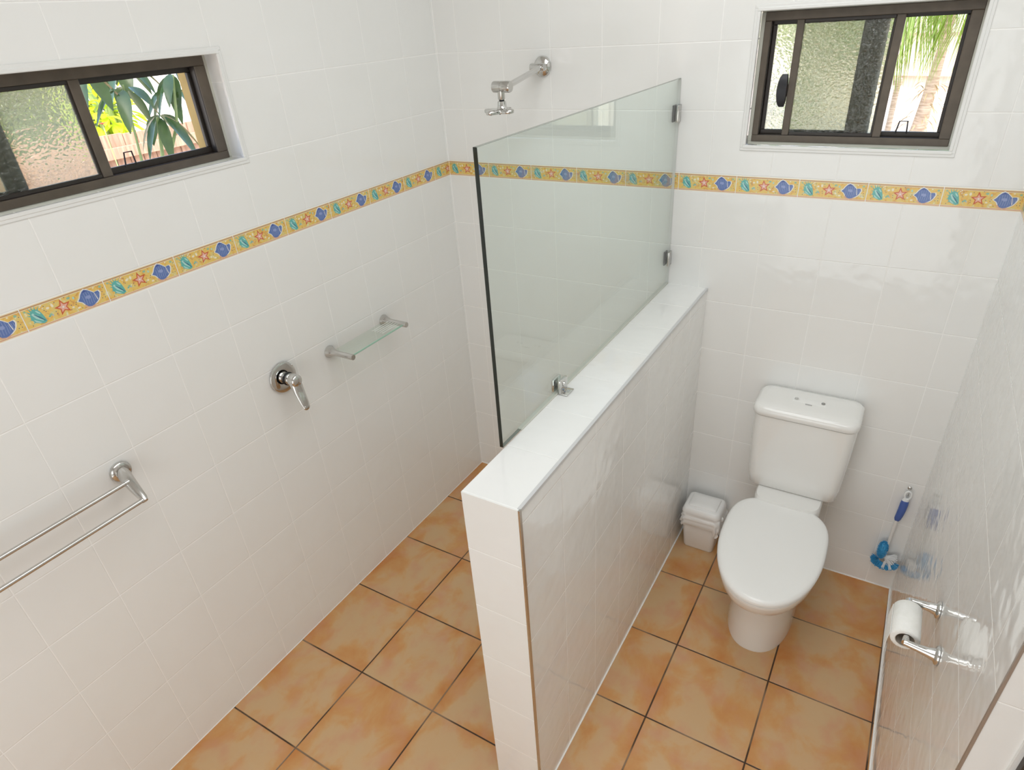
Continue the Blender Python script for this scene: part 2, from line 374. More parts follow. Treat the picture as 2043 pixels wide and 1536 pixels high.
# grout fillet in the corners and along the floor
mb = MB()
mb.box((0, YE-1.9, 0), (.0018, 0, .002)); mb.box((HR, YE, 0), (HR+.004, 0, .004))
mb.hexa([(RX2-.005, YE, 0), (RX2, YE, 0), (WX, 0, 0), (WX-.005, 0, 0), (RX2-.005, YE, .005), (RX2, YE, .005), (WX, 0, .005), (WX-.005, 0, .005)])
mb.box((0, -.0035, 0), (HL, 0, .0035)); mb.box((HR, -.0035, 0), (WX, 0, .0035)); mb.box((0, -.002, 0), (.002, 0, ZC))
tag(mb.obj('trim_4', mat('corner_grout', GROUT, .6), smooth=None), kind='structure')

# ------------------------------------------------------------ picture border of shells and starfish
M_SAND = mat('border_sand_yellow', (.8, .6, .2), .12)
nt = M_SAND.node_tree; b = nt.nodes['Principled BSDF']
tc = N(nt, 'ShaderNodeTexCoord'); no = N(nt, 'ShaderNodeTexNoise'); no.inputs['Scale'].default_value = 75; no.inputs['Detail'].default_value = 3; no.inputs['Distortion'].default_value = .8
nt.links.new(tc.outputs['Object'], no.inputs['Vector'])
cr = N(nt, 'ShaderNodeValToRGB'); e = cr.color_ramp.elements
e[0].position = .30; e[0].color = (.66, .34, .10, 1); e[1].position = .74; e[1].color = (.82, .76, .52, 1)
for p, c in ((.42, (.78, .50, .13)), (.52, (.80, .57, .16)), (.62, (.70, .58, .22))): k = e.new(p); k.color = (*c, 1)
nt.links.new(no.outputs['Fac'], cr.inputs[0]); nt.links.new(cr.outputs[0], b.inputs['Base Color'])
def bc(n, c): return mat('border_' + n, c, .12)
BM = [M_SAND, bc('cream', (.86, .78, .60)), bc('ochre_line', (.56, .33, .15)), bc('peach_line', (.70, .42, .27)), bc('white_halo', (.83, .80, .74)),
      bc('teal', (.13, .45, .42)), bc('pale_teal', (.42, .68, .63)), bc('dark_teal', (.06, .19, .26)), bc('star_red', (.60, .12, .045)),
      bc('star_pink', (.80, .45, .36)), bc('blue', (.12, .19, .44)), bc('pale_blue', (.42, .49, .70)), bc('navy', (.035, .05, .17)),
      bc('green_fleck', (.30, .50, .36)), bc('grout', GROUT), bc('mid_blue', (.27, .34, .60)), bc('deep_blue', (.06, .09, .30))]
def border_tile(mb, place, u1=1.0):
    """place(u, v, lift) -> point; u along the tile 0..1 (200 mm), v up 0..1 (60 mm)"""
    g = .0035
    lim = u1 if u1 < 1 else 1 - g*1.6
    cnt = [0]
    def P(pts, mi, lift):
        cnt[0] += 1; mb.poly([place(min(u, lim), v, lift + cnt[0]*1.5e-6) for u, v in pts], mi)
    def disc(cu, cv, ru, rv, mi, lift, n=14, a=0, wob=0.0, sp=0):
        if cu - ru > lim: return
        pts = []
        for k in range(n):
            t = 2*PI*k/n; r = 1 + (wob if (k % 2) else 0)
            x, y = math.cos(t)*ru*r, math.sin(t)*rv*r
            x2 = x*math.cos(a) - y*math.sin(a)*.3; y2 = x*math.sin(a)/.3 + y*math.cos(a)
            pts.append((cu+x2, cv+y2))
        P(pts, mi, lift)
    L = .00012
    P([(0, 0), (lim if u1 < 1 else 1, 0), (lim if u1 < 1 else 1, 1), (0, 1)], 14, .0004)
    P([(g*1.6, .015), (lim, .015), (lim, .985), (g*1.6, .985)], 1, .0004+L)
    P([(g*1.6, .12), (lim, .12), (lim, .865), (g*1.6, .865)], 0, .0004+2*L)
    P([(g*1.6, .885), (lim, .885), (lim, .945), (g*1.6, .945)], 2, .0004+2*L)
    P([(g*1.6, .05), (lim, .05), (lim, .105), (g*1.6, .105)], 3, .0004+2*L)
    base = .0004+3*L
    # teal spiny shell
    def tri(c, t, w, mi, lift):
        (cu, cv), (tu, tv) = c, t; du, dv = tu-cu, (tv-cv)*.3; l = math.hypot(du, dv) or 1
        nu, nv = -dv/l*w, du/l*w/.3
        P([(cu+nu, cv+nv), (tu, tv), (cu-nu, cv-nv)], mi, lift)
    c = (.135, .50)
    P([(.075, .46), (.095, .70), (.135, .80), (.18, .74), (.205, .60), (.222, .40), (.232, .20), (.195, .15), (.15, .20), (.105, .28)], 5, base)
    for t in ((.085, .93), (.125, .95), (.165, .93), (.205, .86), (.055, .80), (.05, .62), (.055, .42), (.08, .24)): tri(c if t[1] > .5 else (.14, .42), t, .018, 5, base)
    P([(.098, .62), (.118, .66), (.165, .50), (.205, .28), (.19, .26), (.13, .42)], 6, base+L)
    P([(.122, .60), (.132, .60), (.18, .44), (.222, .24), (.21, .24), (.17, .38)], 7, base+2*L)
    P([(.10, .40), (.115, .38), (.175, .21), (.15, .22), (.115, .29)], 6, base+2*L)
    P([(.15, .72), (.17, .70), (.198, .58), (.19, .54), (.165, .62)], 6, base+L)
    for t in ((.215, .80), (.235, .72), (.23, .84)): disc(t[0], t[1], .007, .028, 4, base+2*L, 8)
    # starfish
    if .37 < lim:
        cu, cv = .455, .50
        def star(R, r, mi, lift, rot):
            pts = []
            for k in range(10):
                t = PI/2 + rot + k*PI/5; q = R if k % 2 == 0 else r
                pts.append((cu+math.cos(t)*q, cv+math.sin(t)*q/.3))
            # fan of kites keeps every face convex
            for k in range(0, 10, 2): P([(cu, cv), pts[k-1], pts[k], pts[(k+1) % 10]], mi, lift)
        star(.102, .044, 8, base, .12); star(.066, .030, 9, base+L, .12); disc(cu, cv, .013, .04, 4, base+2*L, 8)
    # green and pale flecks
    for (cu, cv, ru, rv, mi, a) in ((.295, .38, .020, .05, 13, .1), (.315, .33, .010, .03, 11, 0), (.275, .33, .012, .03, 5, .1), (.545, .76, .022, .05, 13, .08), (.60, .70, .012, .06, 6, .1),
                                  (.045, .80, .014, .04, 13, 0), (.94, .78, .018, .05, 13, .1), (.29, .66, .02, .05, 1, .1), (.56, .35, .016, .04, 1, 0), (.86, .82, .012, .03, 1, 0),
                                  (.345, .70, .016, .08, 1, .1), (.62, .25, .02, .04, 1, .1)):
        disc(cu, cv, ru, rv, mi, base, 8, a)
    for (cu, cv) in ((.38, .78), (.36, .42), (.365, .32), (.545, .45), (.53, .28), (.60, .42), (.61, .50), (.655, .20), (.945, .55), (.955, .42), (.925, .30), (.96, .30), (.245, .62), (.26, .56), (.255, .78), (.07, .20), (.50, .84), (.97, .70)):
        disc(cu, cv, .0055, .02, 12, base, 6)
    # blue whelk
    if lim > .95:
        def outline(k, o=0):
            pts = [(.635, .50), (.665, .60), (.685, .72), (.715, .83), (.745, .88), (.785, .82), (.82, .72), (.845, .64), (.875, .66), (.905, .66), (.915, .56), (.90, .42), (.875, .30), (.84, .22), (.80, .15), (.765, .13), (.725, .17), (.70, .28), (.68, .40)]
            m_ = (.775, .50)
            return [(m_[0]+(u-m_[0])*k, m_[1]+(v-m_[1])*k) for u, v in pts]
        P(outline(1.10), 4, base); P([(.70, .30), (.685, .20), (.72, .12), (.80, .10), (.86, .20), (.80, .17)], 3, base+L)
        P(outline(.98), 10, base+2*L)
        for u in (.70, .728, .756, .784, .812, .836, .868, .892):
            b0, t0 = (.30, .66) if u < .715 else (.24, .76) if u < .82 else (.34, .58)
            P([(u-.001, b0), (u+.0015, b0), (u+.0065, (b0+t0)/2), (u+.001, t0), (u-.0015, t0), (u+.0035, (b0+t0)/2)], 11, base+3*L)
        P([(.725, .52), (.74, .60), (.79, .60), (.80, .50), (.77, .45)], 15, base+4*L)
        P([(.845, .63), (.852, .63), (.868, .34), (.861, .30)], 4, base+4*L)
        P([(.705, .74), (.745, .85), (.785, .79), (.745, .79)], 16, base+3*L)
# left wall: tiles run from the joints towards the back corner
HB = ZB1 - ZB0
LJ = lambda i: -(-.0938 + .20055*i)
mb = MB()
for i in range(1, 17):
    y0 = LJ(i)
    border_tile(mb, (lambda y0: (lambda u, v, l: (l, y0 + u*.20055, ZB0 + v*HB)))(y0), u1=(-y0 - .0012)/.20055 if i == 1 else 1.0)
tag(mb.obj('trim_5', BM, smooth=None), kind='structure')
mb = MB()
for i in range(10):
    border_tile(mb, (lambda x0: (lambda u, v, l: (x0 + u*.1993, -l, ZB0 + v*HB)))(i*.1993))
tag(mb.obj('trim_6', BM, smooth=None), kind='structure')
mb = MB(); rd = Vector((RX2-WX, YE, 0)).normalized()
for i in range(7):
    def pl(u, v, l, i=i):
        p = Vector((WX, 0, ZB0)) + rd*((i+u)*.2) + Vector((0, 0, v*HB)); return (p.x - l, p.y, p.z)
    border_tile(mb, pl)
tag(mb.obj('trim_7', BM, smooth=None), kind='structure')

# ------------------------------------------------------------ windows
M_CREAM = noise_color(mat('cream_render', (.8, .6, .3), .8), (.40, .28, .095), (.46, .33, .12), 9)
def make_window(name, T, spec):
    """T maps (a, d, z): a along the opening seen from inside left to right, d depth outward"""
    root = bpy.data.objects.new(name, None); COL.objects.link(root); root['kind'] = 'structure'
    A0, A1, Z0, Z1 = spec['open']; fd = spec['fd']
    def bx(mb, a0, a1, d0, d1, z0, z1, mi=0, bev=.0015):
        p, q = T(a0, d0, z0), T(a1, d1, z1)
        mb.box(tuple(min(i, j) for i, j in zip(p, q)), tuple(max(i, j) for i, j in zip(p, q)), mi, bev, 1)
    def frame(mb, a0, a1, z0, z1, wl, wr, wb_, wt, d0, d1, mi=0):
        bx(mb, a0, a1, d0, d1, z1-wt, z1, mi); bx(mb, a0, a1, d0, d1, z0, z0+wb_, mi)
        bx(mb, a0, a0+wl, d0, d1, z0+wb_, z1-wt, mi); bx(mb, a1-wr, a1, d0, d1, z0+wb_, z1-wt, mi)
    f0, f1, g0, g1 = spec['frame']
    i0_, i1_, h0_, h1_ = f0+spec['fw'][0], f1-spec['fw'][1], g0+spec['fw'][2], g1-spec['fw'][3]
    mb = MB(); frame(mb, f0, f1, g0, g1, *spec['fw'], fd, fd+.040)
    frame(mb, i0_-.001, i1_+.001, h0_-.001, h1_+.001, .0018, .0018, .0018, .0018, fd+.003, fd+.040, 1)  # dark lining paints shade onto the inner jamb faces
    mb.obj('window_frame', [M_BRONZE, M_BRONZE_D], root)
    mb = MB(); frame(mb, A0-.0005, A1+.0005, Z0-.0005, Z1+.0005, .004, .004, .004, .004, fd+.042, WTH+.004)
    mb.obj('outer_reveal', M_CREAM, root)
    # white angle trim and tile lining lip round the opening
    mb = MB(); t = .0095
    frame(mb, A0-.001, A1+.001, Z0-.001, Z1+.001, t, t, t, t, -.004, .006)
    frame(mb, A0-.009, A1+.009, Z0-.009, Z1+.009, .010, .010, .010, .010, -.0025, .0)
    mb.obj('opening_trim', M_TRIM, root)
    mb = MB(); frame(mb, f0-.012, f1+.012, g0-.010, g1+.010, .013, .013, .011, .011, fd+.004, fd+.02)
    mb.obj('sealant', M_SILI, root)
    i0, i1, h0, h1 = f0+spec['fw'][0], f1-spec['fw'][1], g0+spec['fw'][2], g1-spec['fw'][3]
    # fixed light on the outer track
    p0, p1 = spec['fixed']; w = spec['stile']
    mb = MB(); frame(mb, p0, p1, h0, h1, .012, .002, .014, .012, fd+.026, fd+.038); mb.obj('fixed_frame', M_BRONZE_D, root)
    mb = MB(); bx(mb, p1-w, p1, fd+.0255, fd+.0385, h0+.013, h1-.011); bx(mb, p1-w*.55, p1-w*.5, fd+.0245, fd+.026, h0+.013, h1-.011); mb.obj('fixed_stile', M_GREYFR, root)
    mb = MB(); bx(mb, p0+.010, p1-w+.002, fd+.030, fd+.034, h0+.012, h1-.010, 0, 0); mb.obj('fixed_pane', M_OBS, root, smooth=None)
    # sliding sash on the inner track
    q0, q1 = spec['sash']; sl, sr = spec['sw']
    mb = MB()
    bx(mb, q0, q0+sl, fd+.006, fd+.024, h0, h1); bx(mb, q1-sr, q1, fd+.006, fd+.024, h0, h1)
    bx(mb, q1-sr-.006, q1-sr+.001, fd+.011, fd+.02, h0, h1, 1)
    bx(mb, q0+sl, q1-sr, fd+.009, fd+.022, h1-.010, h1, 1); bx(mb, q0+sl, q1-sr, fd+.009, fd+.022, h0, h0+.010, 1)
    sash = mb.obj('sash', [M_BRONZE, M_BRONZE_D], root)
    mb = MB(); bx(mb, q0+sl-.003, q1-sr+.003, fd+.013, fd+.017, h0+.008, h1-.008, 0, 0); mb.obj('pane', M_OBS, sash, smooth=None)
    if spec.get('handle'):
        ha, z0, z1 = spec['handle']; mb = MB()
        P = []
        for k in range(11):
            t = k/10; z = z0 + (z1-z0)*t; wd = .012 + .012*math.sin(PI*t)**.6
            P.append([T(ha-wd, fd+.006, z), T(ha-wd*.8, fd-.012*math.sin(PI*t)**.5, z), T(ha+wd*.35, fd-.012*math.sin(PI*t)**.5, z), T(ha+wd*.4, fd+.006, z)])
        mb.rings(P); mb.obj('handle', M_BLACK, sash)
    # fly screen frame filling the open side, with its wire lift tab
    s0, s1 = q1-.004, i1; sw, sb_, st = spec['screen']
    mb = MB(); frame(mb, s0, s1, h0, h1, .003, sw, sb_, st, fd+.026, fd+.038); scr = mb.obj('screen_frame', M_BRONZE_D, root)
    ta = spec['tab']; tz = h0+sb_; mb = MB(); r = .0022
    pts = [T(ta-.017, fd+.025, tz-.004), T(ta-.011, fd+.023, tz+.030), T(ta+.010, fd+.023, tz+.030), T(ta+.013, fd+.025, tz-.004)]
    mb.tube(pts, r, n=6, up=(.3, .5, .8)); mb.obj('lift_tab', M_BLACK, scr)
    return root
# left window: a = y, outward = -x
make_window('window_1', lambda a, d, z: (-d, a, z), dict(open=(LWY0, LWY1, LWZ0, LWZ1), frame=(-2.120, -1.000, 1.777, 2.047), fw=(.028, .034, .020, .026), fd=.058,
    fixed=(-2.094, -1.545), stile=.045, sash=(-1.930, -1.351), sw=(.028, .026), screen=(.010, .016, .014), tab=-1.285))
# back window: a = x, outward = +y
make_window('window_2', lambda a, d, z: (a, d, z), dict(open=(BWX0, BWX1, BWZ0, BWZ1), frame=(1.218, 1.775, 1.681, 2.046), fw=(.019, .028, .020, .024), fd=.040,
    fixed=(1.238, 1.556), stile=.066, sash=(1.309, 1.594), sw=(.021, .023), screen=(.009, .014, .010), tab=1.648, handle=(1.300, 1.785, 1.878)))

# ------------------------------------------------------------ shower screen
t = thing('shower_screen', 'frameless clear glass shower screen standing on the tiled low wall', 'shower screen', (.978, -.6, HT))
GX0, GX1, GY0, GZ0, GZ1 = .9735, .9835, -1.220, HT+.004, 1.876
mb = MB(); mb.box((GX0, GY0, GZ0), (GX1, -.003, GZ1), 0, .0006, 1)
o = mb.obj('glass_panel', [M_GLASS, M_GEDGE, M_GEDGE2, M_TRIM], t, smooth=None)
for f in o.data.polygons:
    if f.normal.y < -.6: f.material_index = 1
    elif abs(f.normal.z) > .6: f.material_index = 2
    elif f.normal.y > .6: f.material_index = 3
for z in (1.771, 1.273):
    mb = MB(); mb.box((GX1, -.030, z-.026), (GX1+.006, -.001, z+.026), 0, .0015); mb.box((GX0-.006, -.030, z-.026), (GX0, -.001, z+.026), 1, .0015)
    mb.box((GX0-.006, -.0028, z-.026), (GX1+.006, -.0005, z+.026))
    c = mb.obj('wall_clip', [M_SATIN, M_BLACK], t)
mb = MB(); cy = -.905
mb.box((GX1, cy-.022, HT+.003), (GX1+.010, cy+.022, HT+.042), 0, .003); mb.box((GX0-.010, cy-.022, HT+.003), (GX0-.0002, cy+.022, HT+.042), 0, .003)
mb.box((GX0-.010, cy-.022, HT+.0005), (GX1+.03, cy+.022, HT+.004), 0, .001)
mb.cyl((GX1+.009, cy, HT+.026), (GX1+.015, cy, HT+.026), .007, n=16)
mb.obj('base_clip', M_CHROME, t)
mb = MB(); mb.box((GX0-.002, GY0+.09, HT+.0002), (GX1+.001, -.004, HT+.006), 0, .0015); mb.obj('seal_strip', M_SILI, t)

# ------------------------------------------------------------ shower arm and rose
t = thing('wall_shower', 'chrome wall shower with angled arm and lobed rose above the glass screen', 'shower', (.468, 0, 1.921))
mb = MB(); mb.lathe([(.034, 0), (.0345, -.004), (.032, -.010), (.024, -.016), (.014, -.020)], (.468, 0, 1.921), (0, 1, 0)); mb.obj('wall_flange', M_CHROME, t)
mb = MB(); mb.lathe([(.0105, 0), (.0125, .001), (.0135, .004), (.0135, .052), (.0125, .056), (.0, .056)], (.437, -.035, 1.921), (1, 0, 0))
mb.cyl((.463, -.004, 1.921), (.463, -.04, 1.921), .013); mb.obj('upper_joint', M_CHROME, t)
mb = MB(); mb.cyl((.478, -.035, 1.921), (.494, -.292, 1.888), .0095, n=20); mb.obj('arm', M_CHROME, t)
mb = MB(); mb.lathe([(.014, 0), (.0172, .002), (.0178, .006), (.0178, .0325), (.0165, .0332), (.0165, .0348), (.0178, .0355), (.0178, .063), (.016, .067), (.0, .067)], (.4385, -.295, 1.886), (1, 0, 0))
mb.lathe([(.0122, .004), (.0122, -.034), (.011, -.036)], (.468, -.295, 1.884), (0, 0, 1)); mb.obj('elbow', M_SATIN, t)
mb = MB(); mb.lathe([(.0085, 0), (.0085, -.008)], (.468, -.295, 1.849), (0, 0, 1)); mb.obj('washer', M_RUBBER, t)
mb = MB(); mb.lathe([(.0095, 0), (.0142, -.002), (.0150, -.010), (.0162, -.020), (.018, -.023), (.024, -.027)], (.468, -.295, 1.845), (0, 0, 1))
n = 96; cx, cy, cz = .456, -.297, 1.815
def rr(k, s=1.0):
    a = 2*PI*k/n; return s*(.047 + .0135*math.cos(4*a + .5))
R = []
for s_, z in ((.25, .0065), (.6, .0055), (.93, .004), (1, .001), (1, -.006), (.96, -.008), (.3, -.008)):
    R.append([(cx+rr(k, s_)*math.cos(2*PI*k/n), cy+rr(k, s_)*math.sin(2*PI*k/n), cz+z) for k in range(n)])
mb.rings(R); mb.obj('rose', M_CHROME, t, smooth=50)
mb = MB()
for a in range(8):
    for r in ((.016, .030, .043) if a % 2 == 0 else (.016, .027)):
        th = a*PI/4 - .5/4; mb.cyl((cx+r*math.cos(th), cy+r*math.sin(th), cz-.0105), (cx+r*math.cos(th), cy+r*math.sin(th), cz-.007), .0018, n=8)
mb.obj('nozzles', M_RUBBER, t)

# ------------------------------------------------------------ mixer tap
t = thing('shower_mixer', 'chrome single lever shower mixer with round plate on the left wall', 'tap', (0, -1.079, 1.081))
MC = Vector((0, -1.079, 1.081))
mb = MB(); mb.lathe([(.053, 0), (.0545, .004), (.053, .009), (.048, .0115), (.022, .0135), (.021, .013)], MC, (1, 0, 0), n=48); mb.obj('wall_plate', M_CHROME, t)
mb = MB(); mb.lathe([(.0175, .012), (.0175, .020), (.0165, .024), (.0165, .028)], MC, (1, 0, 0)); mb.obj('cartridge_neck', M_CHROME, t)
mb = MB(); mb.lathe([(.021, .026), (.0235, .027), (.0235, .032), (.021, .033)], MC, (1, 0, 0)); mb.obj('collar_ring', M_RUBBER, t)
mb = MB(); mb.lathe([(.0205, .032), (.0215, .034), (.0220, .050), (.0225, .066), (.0215, .072), (.017, .077), (.0, .079)], MC, (1, 0, 0), n=32)
pts = [MC+Vector(p) for p in ((.052, 0, .004), (.062, .0, -.018), (.070, -.001, -.040), (.080, -.003, -.062), (.089, -.005, -.080), (.095, -.006, -.094))]
mb.tube(pts, [.0215, .0220, .0208, .0188, .0165, .0130], n=24, flat=[(1, .95), (1, .75), (1, .5), (1, .4), (1, .34), (1, .3)], up=(1, 0, 0)); 
mb.sphere(pts[-1], .0130, sx=.35, sz=.8, sy=1)
lev = mb.obj('lever', M_CHROME, t, smooth=50)
mb = MB(); mb.tube([MC+Vector(p) for p in ((.0745, -.002, -.030), (.085, -.004, -.052), (.094, -.006, -.072), (.0985, -.007, -.086))], [.008, .0115, .011, .006], n=20, flat=(1, .15), up=(1, 0, 0)); mb.obj('finger_recess', M_SATIN, lev)
mb = MB(); mb.cyl(MC+Vector((.076, .001, -.012)), MC+Vector((.0795, .001, -.012)), .0022, n=10); mb.obj('marker_dot', M_BUTTON, lev)

# ------------------------------------------------------------ glass shelf
t = thing('glass_shelf', 'small glass shelf between two chrome posts on the left wall', 'shelf', (0, -.703, 1.075))
for y in (-.856, -.552):
    mb = MB(); mb.lathe([(.0235, 0), (.0235, .003), (.0165, .018), (.0118, .034), (.0108, .045), (.0108, .118), (.0100, .120), (.0, .120)], (0, y, 1.075), (1, 0, 0), n=32); mb.obj('post', M_SATIN, t)
mb = MB(); mb.box((.013, -.8462, 1.0715), (.108, -.5618, 1.0785), 0, .0012, 1)
o = mb.obj('glass_plate', [M_SHELFG, M_SEDGE], t, smooth=None)
for f in o.data.polygons:
    if f.normal.x > .6: f.material_index = 1
mb = MB()
for k in range(5):
    x = .034 + k*.013; mb.box((x, -.66, 1.0786), (x+.0028, -.5635, 1.0792))
mb.obj('pale_stripes', M_STRIPE, o, smooth=None)  # pale stripes laid on the far end of the plate

# ------------------------------------------------------------ double towel rail
t = thing('towel_rail', 'double chrome towel rail on the left wall below the window', 'towel rail', (0, -1.98, 1.078))
for y0, sg in ((-1.664, 1), (-2.296, -1)):
    mb = MB(); mb.lathe([(.029, 0), (.0295, .004), (.027, .009), (.018, .0115), (.0155, .012)], (0, y0, 1.079), (1, 0, 0), n=36)
    mb.tube([(.006, y0, 1.079), (.025, y0-.004*sg, 1.077), (.050, y0-.010*sg, 1.070), (.080, y0-.014*sg, 1.054), (.108, y0-.017*sg, 1.037), (.118, y0-.018*sg, 1.031)],
            [.0185, .0175, .0165, .0145, .0118, .0085], n=20, flat=[(.95, 1), (1, .95), (1, .85), (.95, .8), (.9, .8), (.8, .8)])
    mb.obj('bracket', M_SATIN, t, smooth=50)
for x, z in ((.060, 1.0735), (.112, 1.033)):
    mb = MB(); mb.cyl((x, -1.684, z), (x, -2.276, z), .0062, n=16); mb.obj('rail', M_SATIN, t)
    mb = MB(); mb.cyl((x, -1.678, z), (x, -1.690, z), .0078, n=16); mb.obj('rail_ferrule', M_CHROME, t)

# ------------------------------------------------------------ toilet
def superring(cx, y0, y1, hw, z, n=56, p=2.0, pb=2.0, skew=0.0, widest=.5):
    """egg ring: y0 back (towards 0), y1 front, widest at fraction"""
    ym = y0 + (y1-y0)*widest; pts = []
    for k in range(n):
        a = 2*PI*k/n; c, s = math.cos(a), math.sin(a)
        e = p if s < 0 else pb
        x = hw*math.copysign(abs(c)**(2/e), c); yy = abs(s)**(2/e)
        y = ym + (y1-ym)*yy if s < 0 else ym + (y0-ym)*yy
        pts.append((cx + x + skew*(y-ym), y, z))
    return pts
TX = 1.563
t = thing('toilet', 'white ceramic toilet with closed lid and tall cistern against the back wall', 'toilet', (TX, -.35, 0))
mb = MB()
prof = [  # z, back, front, half width, p, widest
    (0, -.14, -.560, .1180, 2.3, .45), (.012, -.14, -.561, .1185, 2.3, .45), (.10, -.14, -.558, .1130, 2.2, .5), (.19, -.14, -.560, .1120, 2.2, .5), (.235, -.14, -.572, .1180, 2.2, .5),
    (.262, -.14, -.600, .1300, 2.15, .5), (.28, -.14, -.628, .1420, 2.1, .48), (.31, -.16, -.665, .1540, 2.1, .46), (.35, -.17, -.700, .1640, 2.1, .44), (.385, -.18, -.718, .1700, 2.1, .42), (.402, -.18, -.722, .1710, 2.1, .42)]
mb.rings([superring(TX, b_, f_, w_, z_, p=p_, pb=3.0, widest=wd) for z_, b_, f_, w_, p_, wd in prof])
mb.obj('bowl', M_CERAMIC, t, smooth=60)
mb = MB()
mb.rings([superring(TX, -.015, -.26, .105, z, pb=5, p=5) for z in (.02, .20)] + [superring(TX, -.012, -.235, w, z, pb=6, p=6) for z, w in ((.30, .112), (.40, .118), (.452, .118), (.460, .113))])
mb.obj('rear_pan', M_CERAMIC, t, smooth=50)
def egg(z, gr=0.0, sc_=1.0):
    return superring(TX-.003, -.208-gr*.2, -.736+gr, .1765-gr, z, p=2.12, pb=3.4, widest=.40, skew=-.02)
mb = MB(); mb.rings([egg(.4055, .010), egg(.407, .005), egg(.418, .003), egg(.4215, .006)]); mb.obj('seat', M_SEATP, t, smooth=50)
mb = MB(); mb.rings([egg(.4235, .007), egg(.4245, .001), egg(.434, 0), egg(.4415, .004), egg(.4455, .012), egg(.4470, .030), egg(.4475, .06), egg(.4465, .10), egg(.4455, .15)])
mb.obj('lid', M_SEATP, t, smooth=60)
for dx in (-.075, .075):
    mb = MB(); mb.lathe([(.012, -.022), (.0125, 0), (.0125, .022)], (TX+dx, -.198, .433), (1, 0, 0), n=16); mb.obj('hinge', M_SEATP, t)
def rrect(cx, x, y0, y1, z, r=.03, n=8, bow=0.0):
    pts = []
    for (sx, sy, a0) in ((1, 1, 0), (-1, 1, 90), (-1, -1, 180), (1, -1, 270)):
        yc = (y1 if sy > 0 else y0) - sy*r; xc = cx + sx*(x-r)
        for k in range(n+1):
            a = math.radians(a0 + 90*k/n); px, py = xc+r*math.cos(a), yc+r*math.sin(a)
            if sy < 0: py -= bow*(1-((px-cx)/x)**2)
            pts.append((px, py, z))
    # extra points along the front so the bow is smooth
    return pts
mb = MB()
mb.rings([rrect(TX, .150, -.150, -.012, .458, .03), rrect(TX, .157, -.160, -.010, .466, .03, bow=.004), rrect(TX, .163, -.170, -.010, .52, .032, bow=.006), rrect(TX, .170, -.180, -.008, .66, .034, bow=.007), rrect(TX, .1735, -.185, -.008, .7915, .035, bow=.008)])
mb.obj('cistern', M_CERAMIC, t, smooth=50)
mb = MB(); mb.rings([rrect(TX, .1725, -.184, -.009, .7905, .034, bow=.008), rrect(TX, .1725, -.184, -.009, .7945, .034, bow=.008)]); mb.obj('lid_seam', M_GROOVE, t)
mb = MB()
mb.rings([rrect(TX, .1755, -.187, -.006, .7942, .036, bow=.008), rrect(TX, .1775, -.190, -.004, .797, .038, bow=.009), rrect(TX, .1775, -.190, -.004, .812, .038, bow=.009), rrect(TX, .1745, -.186, -.006, .822, .038, bow=.008), rrect(TX, .165, -.176, -.012, .8285, .034, bow=.006), rrect(TX, .145, -.150, -.03, .8315, .03), rrect(TX, .08, -.10, -.06, .8325, .015)])
cl = mb.obj('cistern_lid', M_CERAMIC, t, smooth=60)
mb = MB(); mb.tube([(TX-.055+.11*k/10, -.092-.0, .8318) for k in range(11)], [.018]*11, n=20, flat=(1, .08)); mb.obj('button_plate', M_SEATP, cl, smooth=60)
for dx, m_, r in ((-.045, M_CHROME, .0065), (.045, M_BUTTON, .0065)):
    mb = MB(); mb.lathe([(r, 0), (r, .0035), (r*.8, .0042), (0, .0042)], (TX+dx, -.090, .8325), (0, 0, 1), n=20)
    mb.obj('flush_button', m_, cl)
mb = MB(); mb.tube([(TX-.011, -.116, .8327), (TX+.011, -.116, .8327)], .0022, n=8); mb.obj('embossed_mark', M_BUTTON, cl)

# ------------------------------------------------------------ pedal-less swing bin with liner
t = thing('waste_bin', 'small white plastic bin with swing lid and bag, left of the toilet', 'bin', (1.232, -.08, 0))
BX, BY = 1.236, -.083
def brect(hx, hy, z, r=.018, dx=0, dy=0): return rrect(BX+dx, hx, BY+dy-hy, BY+dy+hy, z, r)
mb = MB(); mb.rings([brect(.062, .044, .001, .014), brect(.065, .047, .006, .016), brect(.072, .056, .12, .018, 0, -.006), brect(.077, .062, .205, .02, .002, -.010)]); mb.obj('body', M_BINP, t, smooth=50)
# liner skirt turned down over the rim, wavy hem
mb = MB(); rows = []
for j in range(9):
    f = j/8; ring = []
    base = brect(.079+.006*math.sin(PI*f), .064+.006*math.sin(PI*f), .215 - .075*f, .022, .004, -.010)
    nn = len(base)
    for k, p in enumerate(base):
        a = k/nn*2*PI
        w = .0035*f*math.sin(9*a+2*f)+.0028*math.sin(23*a+5*f)*f + .0030*math.sin(j*2.1+3*a) + .0018*math.sin(j*3.7-5*a)
        dz = f*(.012*math.sin(3*a+1.0)+.008*math.sin(7*a)+.004*math.sin(15*a)) - .012*f*max(0, math.cos(a-5.6))
        d = Vector((p[0]-BX, p[1]-BY, 0)).normalized()
        ring.append((p[0]+d.x*w, min(p[1]+d.y*w, -.006), p[2]+dz))
    rows.append(ring)
mb.rings(rows, cap=(False, False)); mb.sphere((BX+.083, BY-.03, .195), .010, sx=1.1, sy=.8, sz=1.3, n=10, m=6)
mb.obj('bag_liner', M_BAG, t, smooth=70)
mb = MB(); mb.rings([brect(.082, .066, .212, .022, .003, -.010), brect(.082, .066, .220, .022, .003, -.010), brect(.076, .061, .236, .020, .003, -.010), brect(.070, .055, .2405, .018, .003, -.010)]); rim = mb.obj('rim', M_BINP, t, smooth=50)
